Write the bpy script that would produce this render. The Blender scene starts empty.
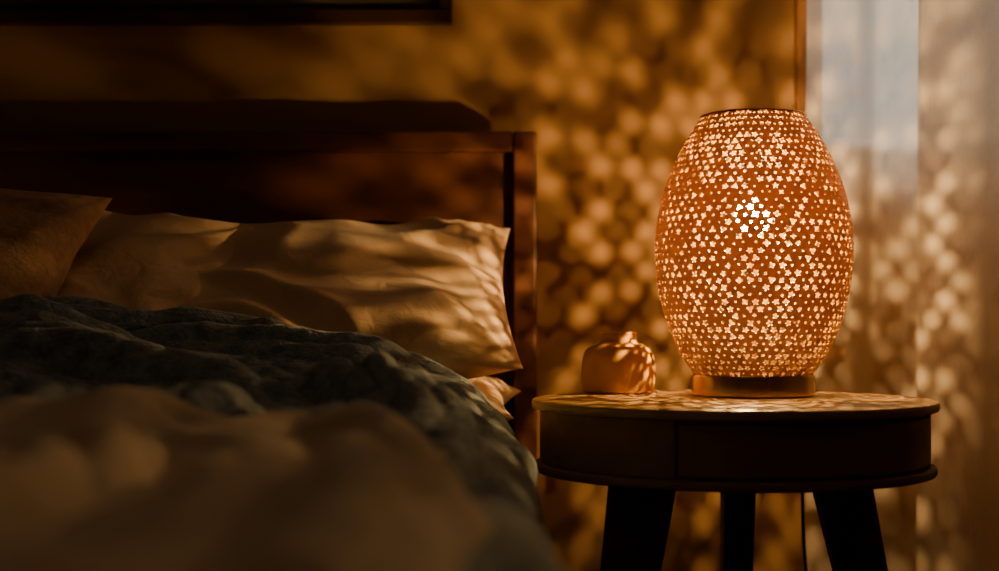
import bpy, bmesh, math, random
import numpy as np
from mathutils import Vector, Matrix, noise
random.seed(4)
F=1387.0; CZ=0.70; HY=328.0
def PX(x,Y): return (x-499.5)/F*Y
def PZ(y,Y): return CZ-(y-HY)/F*Y
scene=bpy.context.scene
col=scene.collection

# ---------------- materials ----------------
def mat(name,color=(.5,.5,.5),rough=.7,metal=0.0,spec=.5):
    m=bpy.data.materials.new(name); m.use_nodes=True
    b=m.node_tree.nodes['Principled BSDF']
    b.inputs['Base Color'].default_value=(*color,1); b.inputs['Roughness'].default_value=rough
    b.inputs['Metallic'].default_value=metal; b.inputs['Specular IOR Level'].default_value=spec
    return m
def noisy(name,c1,c2,scale=(5,5,5),detail=5,rough=.7,bump=0.0,bscale=80,bdist=.002,spec=.4,nscale=1.0,coord='Object',metal=0,dist=0):
    m=mat(name,c1,rough,metal,spec); nt=m.node_tree; N=nt.nodes; L=nt.links
    b=N['Principled BSDF']
    tc=N.new('ShaderNodeTexCoord'); mp=N.new('ShaderNodeMapping'); mp.inputs['Scale'].default_value=scale
    L.new(tc.outputs[coord],mp.inputs['Vector'])
    n=N.new('ShaderNodeTexNoise'); n.inputs['Scale'].default_value=nscale; n.inputs['Detail'].default_value=detail
    n.inputs['Distortion'].default_value=dist
    L.new(mp.outputs[0],n.inputs['Vector'])
    r=N.new('ShaderNodeValToRGB'); r.color_ramp.elements[0].position=.3; r.color_ramp.elements[1].position=.7
    r.color_ramp.elements[0].color=(*c1,1); r.color_ramp.elements[1].color=(*c2,1)
    L.new(n.outputs['Fac'],r.inputs[0]); L.new(r.outputs[0],b.inputs['Base Color'])
    if bump>0:
        n2=N.new('ShaderNodeTexNoise'); n2.inputs['Scale'].default_value=bscale; n2.inputs['Detail'].default_value=4
        L.new(tc.outputs[coord],n2.inputs['Vector'])
        bp=N.new('ShaderNodeBump'); bp.inputs['Strength'].default_value=bump; bp.inputs['Distance'].default_value=bdist
        L.new(n2.outputs['Fac'],bp.inputs['Height']); L.new(bp.outputs[0],b.inputs['Normal'])
    return m
M_wall=noisy('wall_plaster',(.32,.180,.080),(.36,.205,.092),(3,3,3),6,.85,.3,30,.003)
M_wall2=noisy('wall_paint',(.20,.15,.10),(.24,.18,.12),(3,3,3),6,.9)
M_floor=noisy('floor_wood',(.10,.05,.025),(.18,.09,.045),(2,30,2),5,.5)
M_ceil=mat('ceiling_paint',(.30,.26,.22),.9)
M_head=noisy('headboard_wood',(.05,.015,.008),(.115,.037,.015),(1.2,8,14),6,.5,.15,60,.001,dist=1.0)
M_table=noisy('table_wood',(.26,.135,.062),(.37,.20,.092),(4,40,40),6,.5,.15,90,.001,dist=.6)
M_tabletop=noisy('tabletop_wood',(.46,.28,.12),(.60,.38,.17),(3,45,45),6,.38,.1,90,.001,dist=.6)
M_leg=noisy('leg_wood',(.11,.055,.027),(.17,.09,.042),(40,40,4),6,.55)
M_trim=noisy('window_wood',(.20,.09,.035),(.28,.13,.05),(30,30,3),5,.5)
M_frame=mat('frame_dark',(.05,.02,.01),.4)
M_print=noisy('print_paper',(.05,.04,.03),(.10,.08,.06),(4,4,4),4,.8)
M_brass=noisy('brass',(.78,.50,.18),(.86,.58,.22),(20,20,2),3,.26,metal=.95)
M_jar=noisy('jar_glaze',(.46,.25,.035),(.56,.31,.05),(14,14,14),6,.75,.35,60,.002,spec=.2)
M_cord=mat('cord_rubber',(.01,.008,.006),.5)
M_matt=noisy('mattress_fabric',(.35,.30,.25),(.42,.36,.3),(6,6,6),4,.9)
M_added_hedge=noisy('added_hedge_leaves',(.02,.035,.02),(.05,.07,.04),(6,6,6),6,.9)
M_grass=noisy('grass',(.03,.05,.02),(.05,.07,.03),(3,3,3),6,.9)

def fabric(name,c1,c2,weave=700,bump=.35,crinkle=.5,cs=28,sheen=.2,big=4):
    m=mat(name,c1,.92,0,.15); nt=m.node_tree; N=nt.nodes; L=nt.links; b=N['Principled BSDF']
    b.inputs['Sheen Weight'].default_value=sheen; b.inputs['Sheen Roughness'].default_value=.5
    tc=N.new('ShaderNodeTexCoord')
    n=N.new('ShaderNodeTexNoise'); n.inputs['Scale'].default_value=big; n.inputs['Detail'].default_value=8; n.inputs['Roughness'].default_value=.65
    L.new(tc.outputs['Object'],n.inputs['Vector'])
    r=N.new('ShaderNodeValToRGB'); r.color_ramp.elements[0].position=.35; r.color_ramp.elements[1].position=.65
    r.color_ramp.elements[0].color=(*c1,1); r.color_ramp.elements[1].color=(*c2,1)
    L.new(n.outputs['Fac'],r.inputs[0]); L.new(r.outputs[0],b.inputs['Base Color'])
    n1=N.new('ShaderNodeTexNoise'); n1.inputs['Scale'].default_value=cs; n1.inputs['Detail'].default_value=5; n1.inputs['Distortion'].default_value=.8
    L.new(tc.outputs['Object'],n1.inputs['Vector'])
    bp=N.new('ShaderNodeBump'); bp.inputs['Strength'].default_value=crinkle; bp.inputs['Distance'].default_value=.006
    L.new(n1.outputs['Fac'],bp.inputs['Height'])
    n2=N.new('ShaderNodeTexNoise'); n2.inputs['Scale'].default_value=weave; n2.inputs['Detail'].default_value=2
    L.new(tc.outputs['Object'],n2.inputs['Vector'])
    bp2=N.new('ShaderNodeBump'); bp2.inputs['Strength'].default_value=bump; bp2.inputs['Distance'].default_value=.001
    L.new(n2.outputs['Fac'],bp2.inputs['Height']); L.new(bp.outputs[0],bp2.inputs['Normal'])
    L.new(bp2.outputs[0],b.inputs['Normal'])
    return m
M_pillow=fabric('pillow_linen',(.62,.43,.26),(.70,.50,.31))
M_cush=fabric('cushion_knit',(.26,.15,.085),(.42,.25,.14),weave=160,bump=1.0,big=60)
M_blue=fabric('duvet_blue_linen',(.13,.175,.21),(.34,.40,.45),weave=350,bump=.9,cs=80,crinkle=1.0,big=45)
M_beige=fabric('blanket_beige',(.60,.47,.33),(.66,.53,.38),cs=22,crinkle=.5)

def emis(name,colr,s):
    m=bpy.data.materials.new(name); m.use_nodes=True; N=m.node_tree.nodes; N.clear()
    e=N.new('ShaderNodeEmission'); e.inputs[0].default_value=(*colr,1); e.inputs[1].default_value=s
    o=N.new('ShaderNodeOutputMaterial'); m.node_tree.links.new(e.outputs[0],o.inputs[0]); return m
def sheer(name,colr,ft,fl,var=.1):
    m=bpy.data.materials.new(name); m.use_nodes=True; N=m.node_tree.nodes; L=m.node_tree.links; N.clear()
    o=N.new('ShaderNodeOutputMaterial'); t=N.new('ShaderNodeBsdfTransparent')
    d=N.new('ShaderNodeBsdfDiffuse'); d.inputs[0].default_value=(*colr,1)
    tl=N.new('ShaderNodeBsdfTranslucent'); tl.inputs[0].default_value=(*colr,1)
    m1=N.new('ShaderNodeMixShader'); m1.inputs[0].default_value=fl
    L.new(d.outputs[0],m1.inputs[1]); L.new(tl.outputs[0],m1.inputs[2])
    m2=N.new('ShaderNodeMixShader')
    tc=N.new('ShaderNodeTexCoord'); mp=N.new('ShaderNodeMapping'); mp.inputs['Scale'].default_value=(500,500,60)
    n=N.new('ShaderNodeTexNoise'); n.inputs['Scale'].default_value=1; L.new(tc.outputs['Object'],mp.inputs[0]); L.new(mp.outputs[0],n.inputs['Vector'])
    mr=N.new('ShaderNodeMapRange'); mr.inputs['From Min'].default_value=.3; mr.inputs['From Max'].default_value=.7
    mr.inputs['To Min'].default_value=ft-var; mr.inputs['To Max'].default_value=ft+var
    L.new(n.outputs['Fac'],mr.inputs[0]); L.new(mr.outputs[0],m2.inputs[0])
    L.new(m1.outputs[0],m2.inputs[1]); L.new(t.outputs[0],m2.inputs[2]); L.new(m2.outputs[0],o.inputs[0])
    return m
M_sheer=sheer('sheer_voile',(.90,.79,.67),.11,.50,.06)
M_shell=sheer('bulb_glass',(1,.92,.8),.68,.8,0)
M_glass=sheer('window_glass',(.6,.7,.8),.93,.9,0)
def shade_mat(name,c,ct,f,sp=.5):
    m=bpy.data.materials.new(name); m.use_nodes=True
    nt=m.node_tree; N=nt.nodes; L=nt.links; b=N['Principled BSDF']; o=N['Material Output']
    b.inputs['Base Color'].default_value=(*c,1); b.inputs['Roughness'].default_value=.45; b.inputs['Specular IOR Level'].default_value=sp
    tl=N.new('ShaderNodeBsdfTranslucent'); tl.inputs[0].default_value=(*ct,1)
    mx=N.new('ShaderNodeMixShader'); mx.inputs[0].default_value=f
    L.new(b.outputs[0],mx.inputs[1]); L.new(tl.outputs[0],mx.inputs[2]); L.new(mx.outputs[0],o.inputs[0])
    return m
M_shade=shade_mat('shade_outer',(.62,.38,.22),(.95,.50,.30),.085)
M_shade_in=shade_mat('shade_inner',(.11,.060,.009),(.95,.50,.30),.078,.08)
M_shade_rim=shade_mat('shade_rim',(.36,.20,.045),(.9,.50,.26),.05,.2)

# ---------------- mesh helpers ----------------
def link(o,parent=None):
    col.objects.link(o)
    if parent: o.parent=parent
    return o
def empty(name):
    e=bpy.data.objects.new(name,None); e.empty_display_size=.05; col.objects.link(e); return e
def mesh(name,vs,fs,m,parent=None,smooth=True):
    me=bpy.data.meshes.new(name); me.from_pydata([tuple(v) for v in vs],[],fs); me.update()
    me.materials.append(m)
    if smooth: me.polygons.foreach_set('use_smooth',[True]*len(me.polygons))
    return link(bpy.data.objects.new(name,me),parent)
def box(name,x0,x1,y0,y1,z0,z1,m,parent=None,bev=0.0):
    bm=bmesh.new(); bmesh.ops.create_cube(bm,size=1)
    for v in bm.verts: v.co=Vector(((x0+x1)/2+v.co.x*(x1-x0),(y0+y1)/2+v.co.y*(y1-y0),(z0+z1)/2+v.co.z*(z1-z0)))
    if bev>0: bmesh.ops.bevel(bm,geom=bm.edges[:],offset=bev,segments=3,affect='EDGES',profile=.5)
    me=bpy.data.meshes.new(name); bm.to_mesh(me); bm.free(); me.materials.append(m)
    return link(bpy.data.objects.new(name,me),parent)
def lathe(name,prof,cx,cy,m,parent=None,n=96,close=True):
    vs=[];fs=[]
    for r,z in prof:
        for i in range(n):
            a=2*math.pi*i/n; vs.append((cx+r*math.cos(a),cy+r*math.sin(a),z))
    for j in range(len(prof)-1):
        for i in range(n):
            fs.append((j*n+i,j*n+(i+1)%n,(j+1)*n+(i+1)%n,(j+1)*n+i))
    if close:
        fs.append(tuple(reversed(range(n)))); fs.append(tuple((len(prof)-1)*n+i for i in range(n)))
    ob=mesh(name,vs,fs,m,parent)
    md=ob.modifiers.new('es','EDGE_SPLIT'); md.split_angle=math.radians(35)
    return ob
def gfaces(nu,nv): return [(j*nu+i,j*nu+i+1,(j+1)*nu+i+1,(j+1)*nu+i) for j in range(nv-1) for i in range(nu-1)]
def grid(name,f,nu,nv,m,parent=None,thick=0,off=0):
    vs=[f(i/(nu-1),j/(nv-1)) for j in range(nv) for i in range(nu)]
    ob=mesh(name,vs,gfaces(nu,nv),m,parent)
    if thick:
        s=ob.modifiers.new('sol','SOLIDIFY'); s.thickness=thick; s.offset=off
    return ob
def tube(name,pts,r,m,parent=None):
    c=bpy.data.curves.new(name,'CURVE'); c.dimensions='3D'; c.bevel_depth=r; c.bevel_resolution=4
    sp=c.splines.new('BEZIER'); sp.bezier_points.add(len(pts)-1)
    for p,q in zip(sp.bezier_points,pts): p.co=q; p.handle_left_type=p.handle_right_type='AUTO'
    c.materials.append(m); return link(bpy.data.objects.new(name,c),parent)
def sm(a,b,x):
    t=max(0,min(1,(x-a)/(b-a))); return t*t*(3-2*t)
def nz(x,y,z=0): return noise.noise(Vector((x,y,z)))
def lerp(a,b,t): return a+(b-a)*t
def interp(tab,x):
    if x<=tab[0][0]: return tab[0][1]
    for (a,b),(c,d) in zip(tab,tab[1:]):
        if x<=c: return b+(d-b)*sm(0,1,(x-a)/(c-a))
    return tab[-1][1]

# ---------------- room ----------------
WY=2.42; WXL=-2.3; WXR=1.75; WYB=-1.8; CE=2.6
wx0,wx1,wz0,wz1=PX(812,WY),1.35,0.96,2.15
T=.14
def wall_with_hole():
    xs=[WXL,wx0,wx1,WXR]; zs=[0,wz0,wz1,CE]
    bm=bmesh.new()
    for i in range(3):
        for k in range(3):
            if i==1 and k==1: continue
            r=bmesh.ops.create_cube(bm,size=1)
            for v in r['verts']:
                v.co=Vector((lerp(xs[i],xs[i+1],v.co.x+.5),WY+T*(v.co.y+.5),lerp(zs[k],zs[k+1],v.co.z+.5)))
    bmesh.ops.remove_doubles(bm,verts=bm.verts[:],dist=1e-5)
    me=bpy.data.meshes.new('wall_back'); bm.to_mesh(me); bm.free(); me.materials.append(M_wall)
    link(bpy.data.objects.new('wall_back',me))
wall_with_hole()
box('wall_left',WXL-.1,WXL,WYB,WY,0,CE,M_wall2)
box('wall_right',WXR,WXR+.1,WYB,WY,0,CE,M_wall2)
box('wall_front',WXL,WXR,WYB-.1,WYB,0,CE,M_wall2)
box('floor',WXL-.1,WXR+.1,WYB-.1,WY+T,-.1,0,M_floor)
box('ceiling',WXL-.1,WXR+.1,WYB-.1,WY+T,CE,CE+.1,M_ceil)
box('baseboard_back',WXL,WXR,WY-.015,WY,0,.1,M_trim,bev=.003)
# outside
box('ground',-12,14,WY+T,16,-.3,-.2,M_grass)
def added_hedge(u,v):  # bank of leaves added outside to dim the lower window
    x=lerp(-8,12,u); a=v*math.pi
    return (x+.1*nz(x*5,v*9,2),6.5-1.0*math.cos(a)+.22*nz(x*2.5,v*5,1)+.1*nz(x*8,v*12,1),-.2+1.75*(math.sin(a)**.35 if 0<v<1 else 0)+.15*nz(x*1.7,v*3,5))
grid('added_hedge',added_hedge,260,40,M_added_hedge)
# window
win=empty('window_1')
cw=PX(812,WY)-PX(794,WY)
box('casing_left',wx0-cw,wx0,WY-.022,WY,wz0-.03,wz1+cw,M_trim,win,.003)
box('casing_right',wx1,wx1+cw,WY-.022,WY,wz0-.03,wz1+cw,M_trim,win,.003)
box('casing_top',wx0,wx1,WY-.022,WY,wz1,wz1+cw,M_trim,win,.003)
box('sill',wx0-cw-.01,wx1+cw+.01,WY-.035,WY+.02,wz0-.03,wz0,M_trim,win,.003)
for nme,a,b2 in (('sash_left',wx0,wx0+.03),('sash_mullion',(wx0+wx1)/2-.015,(wx0+wx1)/2+.015),('sash_right',wx1-.03,wx1)):
    box(nme,a,b2,WY+.05,WY+.09,wz0,wz1,M_trim,win,.002)
box('sash_bottom',wx0,wx1,WY+.05,WY+.09,wz0,wz0+.03,M_trim,win,.002)
box('sash_top',wx0,wx1,WY+.05,WY+.09,wz1-.03,wz1,M_trim,win,.002)
box('glass',wx0+.01,wx1-.01,WY+.068,WY+.071,wz0+.01,wz1-.01,M_glass,win)
# curtains
cur=empty('curtain')
def c1(u,v):
    X=lerp(PX(809,2.33),1.42,u); Z=lerp(.03,2.24,v)
    ph=X*30+1.2*math.sin(X*11)+.35*nz(X*3,Z*1.2,3)
    Y=2.33+.020*math.sin(ph)+.005*math.sin(ph*2.3+1)+.008*nz(X*8,Z*2,1)
    return (X+.006*math.cos(ph)+.008*nz(1,Z*2,5),Y,Z)
grid('curtain_panel_inner',c1,420,60,M_sheer,cur)
def c2(u,v):
    Z=lerp(.03,2.24,v)
    X=lerp(PX(926,2.2)+.012*nz(2,Z*1.6,8),1.42,u)
    ph=X*38+1.5*math.sin(X*9+1)+.5*nz(X*3,Z*1.2,7)
    Y=2.22+.028*math.sin(ph)+.008*nz(X*8,Z*2,1)
    return (X+.010*math.cos(ph),Y,Z)
grid('curtain_panel_outer',c2,420,60,M_sheer,cur)
tube('rod_inner',[(.42,2.335,2.25),(.95,2.335,2.25),(1.5,2.335,2.25)],.01,M_brass,cur)
tube('rod_outer',[(.42,2.225,2.25),(.95,2.225,2.25),(1.5,2.225,2.25)],.01,M_brass,cur)
for i,x in enumerate((.44,1.48)): box('rod_bracket_%d'%(i+1),x-.01,x+.01,2.215,WY,2.235,2.265,M_brass,cur,.002)

# picture frame
pf=empty('picture_frame'); fy=WY-.03
fr=PX(452,fy); fb=PZ(22,fy); fw=.022; fl=fr-1.0; ft=fb+.62
box('frame_bottom',fl,fr,fy,WY,fb,fb+fw,M_frame,pf,.002)
box('frame_top',fl,fr,fy,WY,ft-fw,ft,M_frame,pf,.002)
box('frame_left',fl,fl+fw,fy,WY,fb+fw,ft-fw,M_frame,pf,.002)
box('frame_right',fr-fw,fr,fy,WY,fb+fw,ft-fw,M_frame,pf,.002)
box('print',fl+fw,fr-fw,fy+.018,WY-.001,fb+fw,ft-fw,M_print,pf)

# added fill light, unseen overhead, to brighten the foreground bedding
fill=empty('fill_light')
lathe('fill_fitting',[(.02,CE-.001),(.16,CE-.002),(.16,CE-.03),(.14,CE-.035)],-.45,.5,M_brass,fill,64,False)
lathe('fill_diffuser',[(.14,CE-.034),(.13,CE-.06),(.09,CE-.08),(.04,CE-.088),(.002,CE-.09)],-.45,.5,emis('fill_glow',(1,.76,.52),3.8),fill,64,False)

# ---------------- bed ----------------
bed=empty('bed')
hy0=2.27; hy1=2.325
hR=PX(537,hy0); hL=hR-1.72; hT=PZ(131,hy0); st=.040
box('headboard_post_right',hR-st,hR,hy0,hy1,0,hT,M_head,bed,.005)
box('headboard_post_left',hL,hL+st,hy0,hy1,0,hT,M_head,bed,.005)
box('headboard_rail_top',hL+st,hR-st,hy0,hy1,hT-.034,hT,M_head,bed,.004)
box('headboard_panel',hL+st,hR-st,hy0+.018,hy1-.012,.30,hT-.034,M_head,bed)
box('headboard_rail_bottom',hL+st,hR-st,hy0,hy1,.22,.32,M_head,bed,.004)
bR=-.005; bL=hL+.05
box('side_rail_right',bR-.03,bR,.30,hy0,.20,.34,M_head,bed,.004)
box('side_rail_left',bL,bL+.03,.30,hy0,.20,.34,M_head,bed,.004)
box('foot_rail',bL,bR,.27,.30,.20,.36,M_head,bed,.004)
box('slats',bL+.03,bR-.03,.30,hy0,.22,.25,M_head,bed)
for i,(x,y) in enumerate(((bR-.05,.29),(bL,.29))): box('foot_leg_%d'%(i+1),x,x+.05,y,y+.05,0,.20,M_head,bed,.003)
box('mattress',bL+.02,bR-.01,.32,hy0-.01,.25,.54,M_matt,bed,.04)

def pillow(name,c,w,h,t,rx,rot,rz,m,seed=0,pinch=.06,wr=1.0,n=110,taper=0):
    vs=[];fs=[]
    R=Matrix.Rotation(rz,3,'Z')@Matrix.Rotation(rx,3,'X')@Matrix.Rotation(rot,3,'Z')
    def P(u,v,s):
        e=(1-abs(u)**2.6)*(1-abs(v)**2.6); e=max(e,0)**.52
        x=u*w/2*(1-pinch*(1-v*v)*abs(u)**3)*(1+taper*v); y=v*h/2*(1-pinch*(1-u*u)*abs(v)**3)
        k=0
        for cu in(-1,1):
            for cv in(-1,1):
                du=(u-cu);dv=(v-cv)*h/w; d=math.hypot(du,dv); a=math.atan2(dv,du)
                k+=math.exp(-d*2.2)*math.sin(a*13+seed+3*nz(d*2,cu,seed))*min(1,d*4)
        wx=nz(x*4+seed,y*4,s)*.8
        fold=nz(x*4+wx+seed*3,y*11+wx*2,s+seed); fold=1-2*abs(fold)
        fold2=nz(x*13+seed,y*7+wx*2,s*2+seed)
        z=s*(t/2*e*(1+.15*nz(x*5,y*5,seed+s)) + wr*(.008*k+.014*(fold-.6)+.007*fold2)*min(1,e*1.6))
        return Vector(c)+R@Vector((x,y,z))
    for s in(1,-1):
        base=len(vs)
        for j in range(n):
            for i in range(n):
                u=math.sin((i/(n-1)-.5)*math.pi); v=math.sin((j/(n-1)-.5)*math.pi)
                vs.append(P(u,v,s))
        for j in range(n-1):
            for i in range(n-1):
                q=(base+j*n+i,base+j*n+i+1,base+(j+1)*n+i+1,base+(j+1)*n+i)
                fs.append(q if s>0 else q[::-1])
    ob=mesh(name,vs,fs,m)
    wd=ob.modifiers.new('w','WELD'); wd.merge_threshold=.0004
    return ob
d=math.radians
pillow('pillow',(-.328,2.00,.592),.71,.44,.12,d(2),0,d(-2),M_pillow,1)
pillow('pillow',(-.300,2.045,.738),.655,.41,.15,d(32),d(5),d(2),M_pillow,2,taper=.05)
pillow('pillow',(-.71,2.02,.752),.68,.42,.15,d(36),d(-6),d(-4),M_pillow,5)
pillow('cushion',(-.775,1.83,.756),.42,.42,.14,d(45),d(-7),d(4),M_cush,8,wr=.6,pinch=.12)

# ---------------- duvet and blanket ----------------
RISE=[(-.9,.114),(-.6,.107),(-.42,.066),(-.2,.042),(-.06,.022),(.02,.01)]
def section(t,edge,H,Rr,flare):
    if t<=0: return edge-Rr+t,H,0,1
    L=Rr*math.pi/2
    if t<L:
        a=t/Rr; return edge-Rr+Rr*math.sin(a),H-Rr*(1-math.cos(a)),math.sin(a),math.cos(a)
    return edge+(t-L)*flare,H-Rr-(t-L),1,0
def lfold(X,Y,arc,lam,amp,seed,xo=.30,yo=2.0,warp=1.0):
    """folds that run across the bed, then sweep down its right side"""
    a=(yo-Y); b=(xo-arc); k=7.0; q=-math.log(math.exp(-k*a)+math.exp(-k*b))/k
    wv=warp*(.09*nz(X*2.0,Y*2.0,seed)+.045*nz(X*5,Y*5,seed+3))
    t=(q+wv)/lam; n=math.floor(t); fr=t-n
    f=math.sin(math.pi*fr**.8) if 0<fr<1 else 0
    al=nz(n*3.7,(X-Y)*2.2,seed+5)
    return amp*max(.05,.65+1.3*al)*f
def H1(Y): return lerp(.582,.598,sm(1.0,1.6,Y))
def duv(u,v):
    Y=lerp(1.95,.25,v); left=-1.52; edge=lerp(.058,.004,sm(.5,1.55,Y)); Rr=.12
    arc=lerp(left-(edge-Rr),.50,u)
    X,Z,nx,nzz=section(arc,edge,H1(Y),Rr,.03)
    g=math.exp(-((Y-1.84)/.12)**2) if Y>1.84 else math.exp(-((Y-1.84)/.24)**2)
    Z+=interp(RISE,X)*g*max(nzz,0.0)
    vis=max(sm(.85,1.2,Y),.6*sm(-.03,.10,arc))*(1-.35*sm(.05,.2,arc))
    dsp=vis*(lfold(X,Y,arc,.085,.032,1)+lfold(X,Y,arc,.036,.012,7)+.010*(1-2*abs(nz(X*7,Y*7,30)))+.005*(1-2*abs(nz(X*16,Y*16,40))))+.003*nz(X*26,Y*30,9)
    if v<.025: Z-=(1-v/.025)**2*.03
    return (X+nx*dsp,Y+.012*nz(X*6,Y*6,7),max(Z+nzz*dsp,.06))
nu,nv=440,400
P=np.array([duv(i/(nu-1),j/(nv-1)) for j in range(nv) for i in range(nu)])
DUV=P
ob=mesh('duvet',P.tolist(),gfaces(nu,nv),M_blue)
so=ob.modifiers.new('s','SOLIDIFY'); so.thickness=.008; so.offset=-1
GX,GY=121,135
hm=np.full((GY,GX),-1.0)
ix=np.clip(((DUV[:,0]+1.6)/1.8*(GX-1)).round().astype(int),0,GX-1); iy=np.clip(((DUV[:,1]-.1)/2.0*(GY-1)).round().astype(int),0,GY-1)
np.maximum.at(hm,(iy,ix),DUV[:,2])
for _ in range(2):
    p=np.pad(hm,1,mode='edge'); hm=np.maximum(hm,.25*(p[2:,1:-1]+p[:-2,1:-1]+p[1:-1,2:]+p[1:-1,:-2]))
for _ in range(2):
    p=np.pad(hm,1,mode='edge'); hm=.2*(hm+p[2:,1:-1]+p[:-2,1:-1]+p[1:-1,2:]+p[1:-1,:-2])
def hs(x,y):
    fx=min(max((x+1.6)/1.8*(GX-1),0),GX-1.001); fy=min(max((y-.1)/2.0*(GY-1),0),GY-1.001)
    i=int(fx); j=int(fy); a=fx-i;b=fy-j
    return hm[j,i]*(1-a)*(1-b)+hm[j,i+1]*a*(1-b)+hm[j+1,i]*(1-a)*b+hm[j+1,i+1]*a*b
def bl(u,v):
    left=-1.50; Y0=lerp(1.16,.22,v); edge=.012; Rr=.12
    arcR=.060+.04*sm(1.2,.4,Y0)+.03*nz(Y0*4,0,2)
    arc=lerp(left-(edge-Rr),arcR,u)
    xx=section(arc,edge,.6,Rr,0)[0]
    Y=Y0+(.04*math.sin(xx*3+1)+.05*nz(xx*3,0,5)-.14*sm(-.3,.02,xx))*(1-v)
    X,Z,nx,nzz=section(arc,edge,H1(Y)+.012,Rr,0)
    dsp=.014*sm(-.12,.02,arc)+lfold(X,Y,arc,.088,.018,21,xo=.34,yo=1.6,warp=.4)+lfold(X,Y,arc,.037,.011,27,xo=.3,yo=1.5,warp=.5)+.004*(1-2*abs(nz(X*8,Y*8,33)))+.002*(1-2*abs(nz(X*20,Y*20,35)))
    x,y,z=X+nx*dsp,Y,Z+nzz*dsp
    if X<-.07: 
        h=hs(x,y)+.006; dlt=z-h; k=.010
        f=sm(-.07,-.12,X)
        z=lerp(z,h+(dlt+math.sqrt(dlt*dlt+k*k))/2,f)
    return (x,y,z)
nu,nv=380,320
P=[bl(i/(nu-1),j/(nv-1)) for j in range(nv) for i in range(nu)]
ob=mesh('blanket',P,gfaces(nu,nv),M_beige)
so=ob.modifiers.new('s','SOLIDIFY'); so.thickness=.007; so.offset=0

# ---------------- nightstand ----------------
ns=empty('nightstand'); ty,tz=1.865,.605
tx=PX(731,ty)
R=.268
def disc(nm,r,z0,z1,m,bv=.004,par=ns):
    return lathe(nm,[(r-bv,z0),(r-bv*.3,z0+bv*.3),(r,z0+bv),(r,z1-bv),(r-bv*.3,z1-bv*.3),(r-bv,z1)],tx,ty,m,par,160)
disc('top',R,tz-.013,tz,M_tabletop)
zb=tz-.084
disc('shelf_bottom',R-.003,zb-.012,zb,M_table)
def arcseg(nm,r,a0,a1,z0,z1,th,m):
    n=60; vs=[];fs=[]
    for i in range(n+1):
        a=lerp(a0,a1,i/n)
        for rr,z in((r,z0),(r,z1),(r-th,z1),(r-th,z0)):
            vs.append((tx+rr*math.sin(a),ty-rr*math.cos(a),z))
    for i in range(n):
        for k in range(4):
            fs.append((i*4+k,(i+1)*4+k,(i+1)*4+(k+1)%4,i*4+(k+1)%4))
    fs.append((0,1,2,3)); fs.append((n*4+3,n*4+2,n*4+1,n*4))
    ob=mesh(nm,vs,fs,m,ns,False); bv=ob.modifiers.new('b','BEVEL'); bv.width=.0025; bv.segments=2; bv.limit_method='ANGLE'; bv.angle_limit=d(40)
    return ob
ra=R-.011
aL=-math.asin(78/195); aR=math.radians(72)
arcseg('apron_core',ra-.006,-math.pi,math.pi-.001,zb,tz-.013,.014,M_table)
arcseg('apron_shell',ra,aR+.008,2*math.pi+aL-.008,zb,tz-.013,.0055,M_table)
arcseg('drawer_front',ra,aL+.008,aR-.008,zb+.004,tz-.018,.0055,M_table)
def leg(nm,xt,yt,xb,yb,wt,wb,dp):
    z1=zb-.012
    vs=[]
    for (x,y,w,dd,z) in((xb,yb,wb,dp*.6,0),(xt,yt,wt,dp,z1)):
        for sx,sy in((-1,-1),(1,-1),(1,1),(-1,1)): vs.append((x+sx*w/2,y+sy*dd/2,z))
    ob=mesh(nm,vs,[(3,2,1,0),(4,5,6,7),(0,1,5,4),(1,2,6,5),(2,3,7,6),(3,0,4,7)],M_leg,ns,False)
    bv=ob.modifiers.new('b','BEVEL'); bv.width=.006; bv.segments=3
ly=1.74
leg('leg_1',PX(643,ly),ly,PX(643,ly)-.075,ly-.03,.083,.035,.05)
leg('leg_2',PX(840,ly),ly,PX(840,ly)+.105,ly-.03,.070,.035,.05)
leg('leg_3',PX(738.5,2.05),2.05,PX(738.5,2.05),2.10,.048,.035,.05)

# ---------------- jar ----------------
jy=2.02; jx=PX(618.5,jy); js=jy/F
prof=[(29,0),(33,.5),(35.5,3),(36.5,9),(36.7,20),(36.5,31),(35.6,38),(33.6,43.5),(30,47.6),(25,50.2),(20.5,51.6),(18.6,53),(18,55.2),(18,59),(18.6,61.6),(18,63),(15,63.3),(14,62),(13.5,56),(2,54)]
lathe('ceramic_jar',[(r*js,tz+z*.97*js) for r,z in prof],jx,jy,M_jar)

# ---------------- lamp ----------------
lamp=empty('table_lamp'); ly_=1.95; lx=PX(753,ly_); s=ly_/F
def lz(y): return PZ(y,ly_)
tab=[(377,57),(365,66),(350,75),(330,84),(310,90.5),(285,96),(262,98.3),(240,98.5),(215,95.5),(190,89.5),(165,80),(145,70),(128,59.5),(115,50)]
pts=[]
def cat(p0,p1,p2,p3,t): return .5*((2*p1)+(-p0+p2)*t+(2*p0-5*p1+4*p2-p3)*t*t+(-p0+3*p1-3*p2+p3)*t**3)
for i in range(len(tab)-1):
    p=[tab[max(0,i-1)],tab[i],tab[i+1],tab[min(len(tab)-1,i+2)]]
    for k in range(12):
        t=k/12; pts.append((cat(*[q[1] for q in p],t)*s*.99,lz(cat(*[q[0] for q in p],t))))
pts.append((tab[-1][1]*s*.99,lz(tab[-1][0])))
arcl=[0]
for a,b2 in zip(pts,pts[1:]): arcl.append(arcl[-1]+math.hypot(b2[0]-a[0],b2[1]-a[1]))
LT=arcl[-1]
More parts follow.
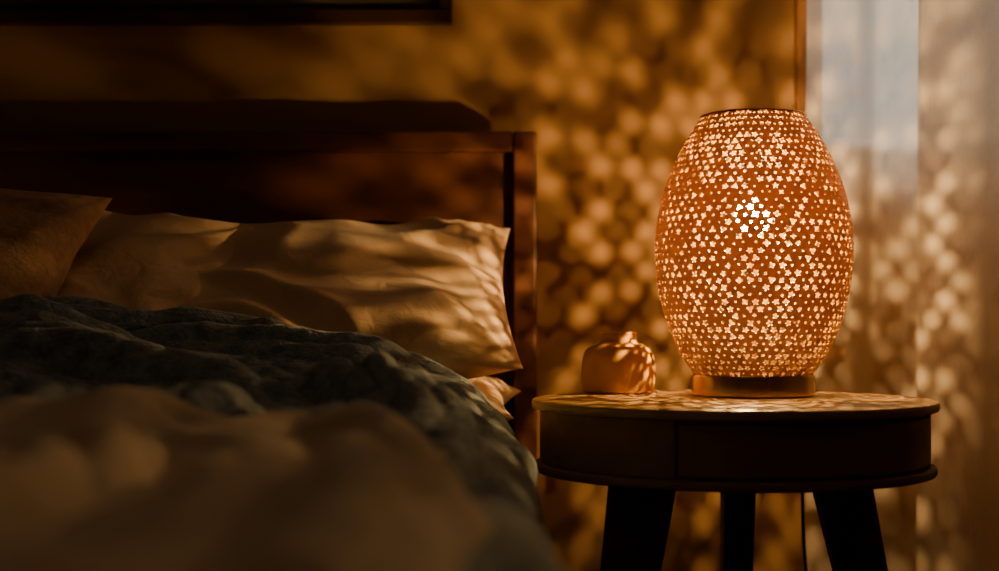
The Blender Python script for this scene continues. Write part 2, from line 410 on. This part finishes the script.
def prof_at(q):
    q=max(0,min(LT,q))
    lo,hi=0,len(arcl)-1
    while hi-lo>1:
        mid=(lo+hi)//2
        if arcl[mid]<=q: lo=mid
        else: hi=mid
    t=(q-arcl[lo])/(arcl[hi]-arcl[lo]); return lerp(pts[lo][0],pts[hi][0],t),lerp(pts[lo][1],pts[hi][1],t)
NC=60; NR=40; q0=.004; q1=LT-.005; rh=(q1-q0)/NR; vs=[];fs=[]
def S(a,q):
    r,z=prof_at(q); return (lx+r*math.cos(a),ly_+r*math.sin(a),z)
sq=[]
for k in range(6): sq.append((-1+2*k/6,-1))
for k in range(6): sq.append((1,-1+2*k/6))
for k in range(6): sq.append((1-2*k/6,1))
for k in range(6): sq.append((-1,1-2*k/6))
for r in range(NR):
    for c in range(NC):
        ac=2*math.pi*(c+.5*(r%2))/NC; qc=q0+(r+.5)*rh
        da=math.pi/NC; dq=rh/2; b0=len(vs); rot=random.uniform(0,6.28); npet=random.choice((3,4,5,5))
        rad=prof_at(qc)[0]; hw=rad*da
        big=.88+.34*nz(math.cos(ac)*4.2,math.sin(ac)*4.2,qc*34)
        sc=random.choice((.40,.47,.54,1.0,1.1,1.2))*big
        sc=max(.36,min(.98,sc))
        hole=min(hw,dq*1.10)*sc
        ox=random.uniform(-1,1)*(1-sc)*hw*.6; oy=random.uniform(-1,1)*(1-sc)*dq*.6
        for (x,y) in sq: vs.append(S(ac+x*da,qc+y*dq))
        for (x,y) in sq:
            th=math.atan2(y*dq,x*hw); rr=hole*(.75+.25*math.cos(npet*th+rot))
            vs.append(S(ac+(ox+rr*math.cos(th))/rad,qc+oy+rr*math.sin(th)))
        for k in range(24):
            k2=(k+1)%24; fs.append((b0+k,b0+k2,b0+24+k2,b0+24+k))
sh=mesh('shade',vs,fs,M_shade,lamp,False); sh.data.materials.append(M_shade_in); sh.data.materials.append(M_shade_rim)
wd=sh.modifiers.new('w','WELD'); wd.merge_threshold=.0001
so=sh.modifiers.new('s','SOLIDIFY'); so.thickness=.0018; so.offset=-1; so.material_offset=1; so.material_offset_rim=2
r1,z1=prof_at(q1-.0005); r0,z0=prof_at(q0+.0005)
def ring(nm,ri,ro,za,zb_,m):
    b_=.0012
    lathe(nm,[(ri,za),(ro-b_,za),(ro,za+b_),(ro,zb_-b_),(ro-b_,zb_),(ri,zb_),(ri,za)],lx,ly_,m,lamp,128,False)
ring('rim_top',r1-.006,r1+.0015,z1-.001,z1+.003,M_brass)
rb=61*s
lathe('base',[(rb-.003,tz),(rb,tz+.002),(rb,z0-.003),(rb-.0015,z0),(rb-.004,z0+.001),(.02,z0+.001)],lx,ly_,M_brass,lamp,128)
bz=PZ(217,ly_)
lathe('stem',[(.006,z0),(.006,bz-.065),(.016,bz-.062),(.016,bz-.03),(.012,bz-.028)],lx,ly_,M_brass,lamp,32)
def ball(nm,r,c,m,sub):
    bm=bmesh.new(); bmesh.ops.create_icosphere(bm,subdivisions=sub,radius=r)
    for v in bm.verts: v.co+=Vector(c)
    me=bpy.data.meshes.new(nm); bm.to_mesh(me); bm.free(); me.materials.append(m)
    me.polygons.foreach_set('use_smooth',[True]*len(me.polygons))
    return link(bpy.data.objects.new(nm,me),lamp)
ball('bulb_filament',.0070,(lx,ly_,bz),emis('filament_glow',(1,.58,.20),33000),2)
ball('bulb_globe',.026,(lx,ly_,bz),M_shell,4)
tube('cord',[(lx+.03,ly_+rb-.01,tz+.006),(lx+.06,ly_+.12,tz+.004),(PX(803,2.11),2.10,tz+.001),(PX(803,2.15),2.15,tz-.06),(PX(803,2.17),2.17,.40),(PX(809,2.2),2.2,.2),(PX(800,2.3),2.3,.02)],.0028,M_cord,lamp)

# ---------------- world / camera ----------------
w=bpy.data.worlds.new('dusk'); scene.world=w; w.use_nodes=True
bg=w.node_tree.nodes['Background']; bg.inputs[0].default_value=(.70,.74,.70,1); bg.inputs[1].default_value=2.8
cam=bpy.data.cameras.new('camera'); co=bpy.data.objects.new('camera',cam); col.objects.link(co)
cam.sensor_width=36; cam.lens=F*36/999; cam.shift_y=(HY-285.5)/999
co.location=(0,0,CZ); co.rotation_euler=(math.pi/2,0,0)
cam.clip_start=.02
cam.dof.use_dof=True; cam.dof.focus_distance=1.84; cam.dof.aperture_fstop=2.5
scene.camera=co
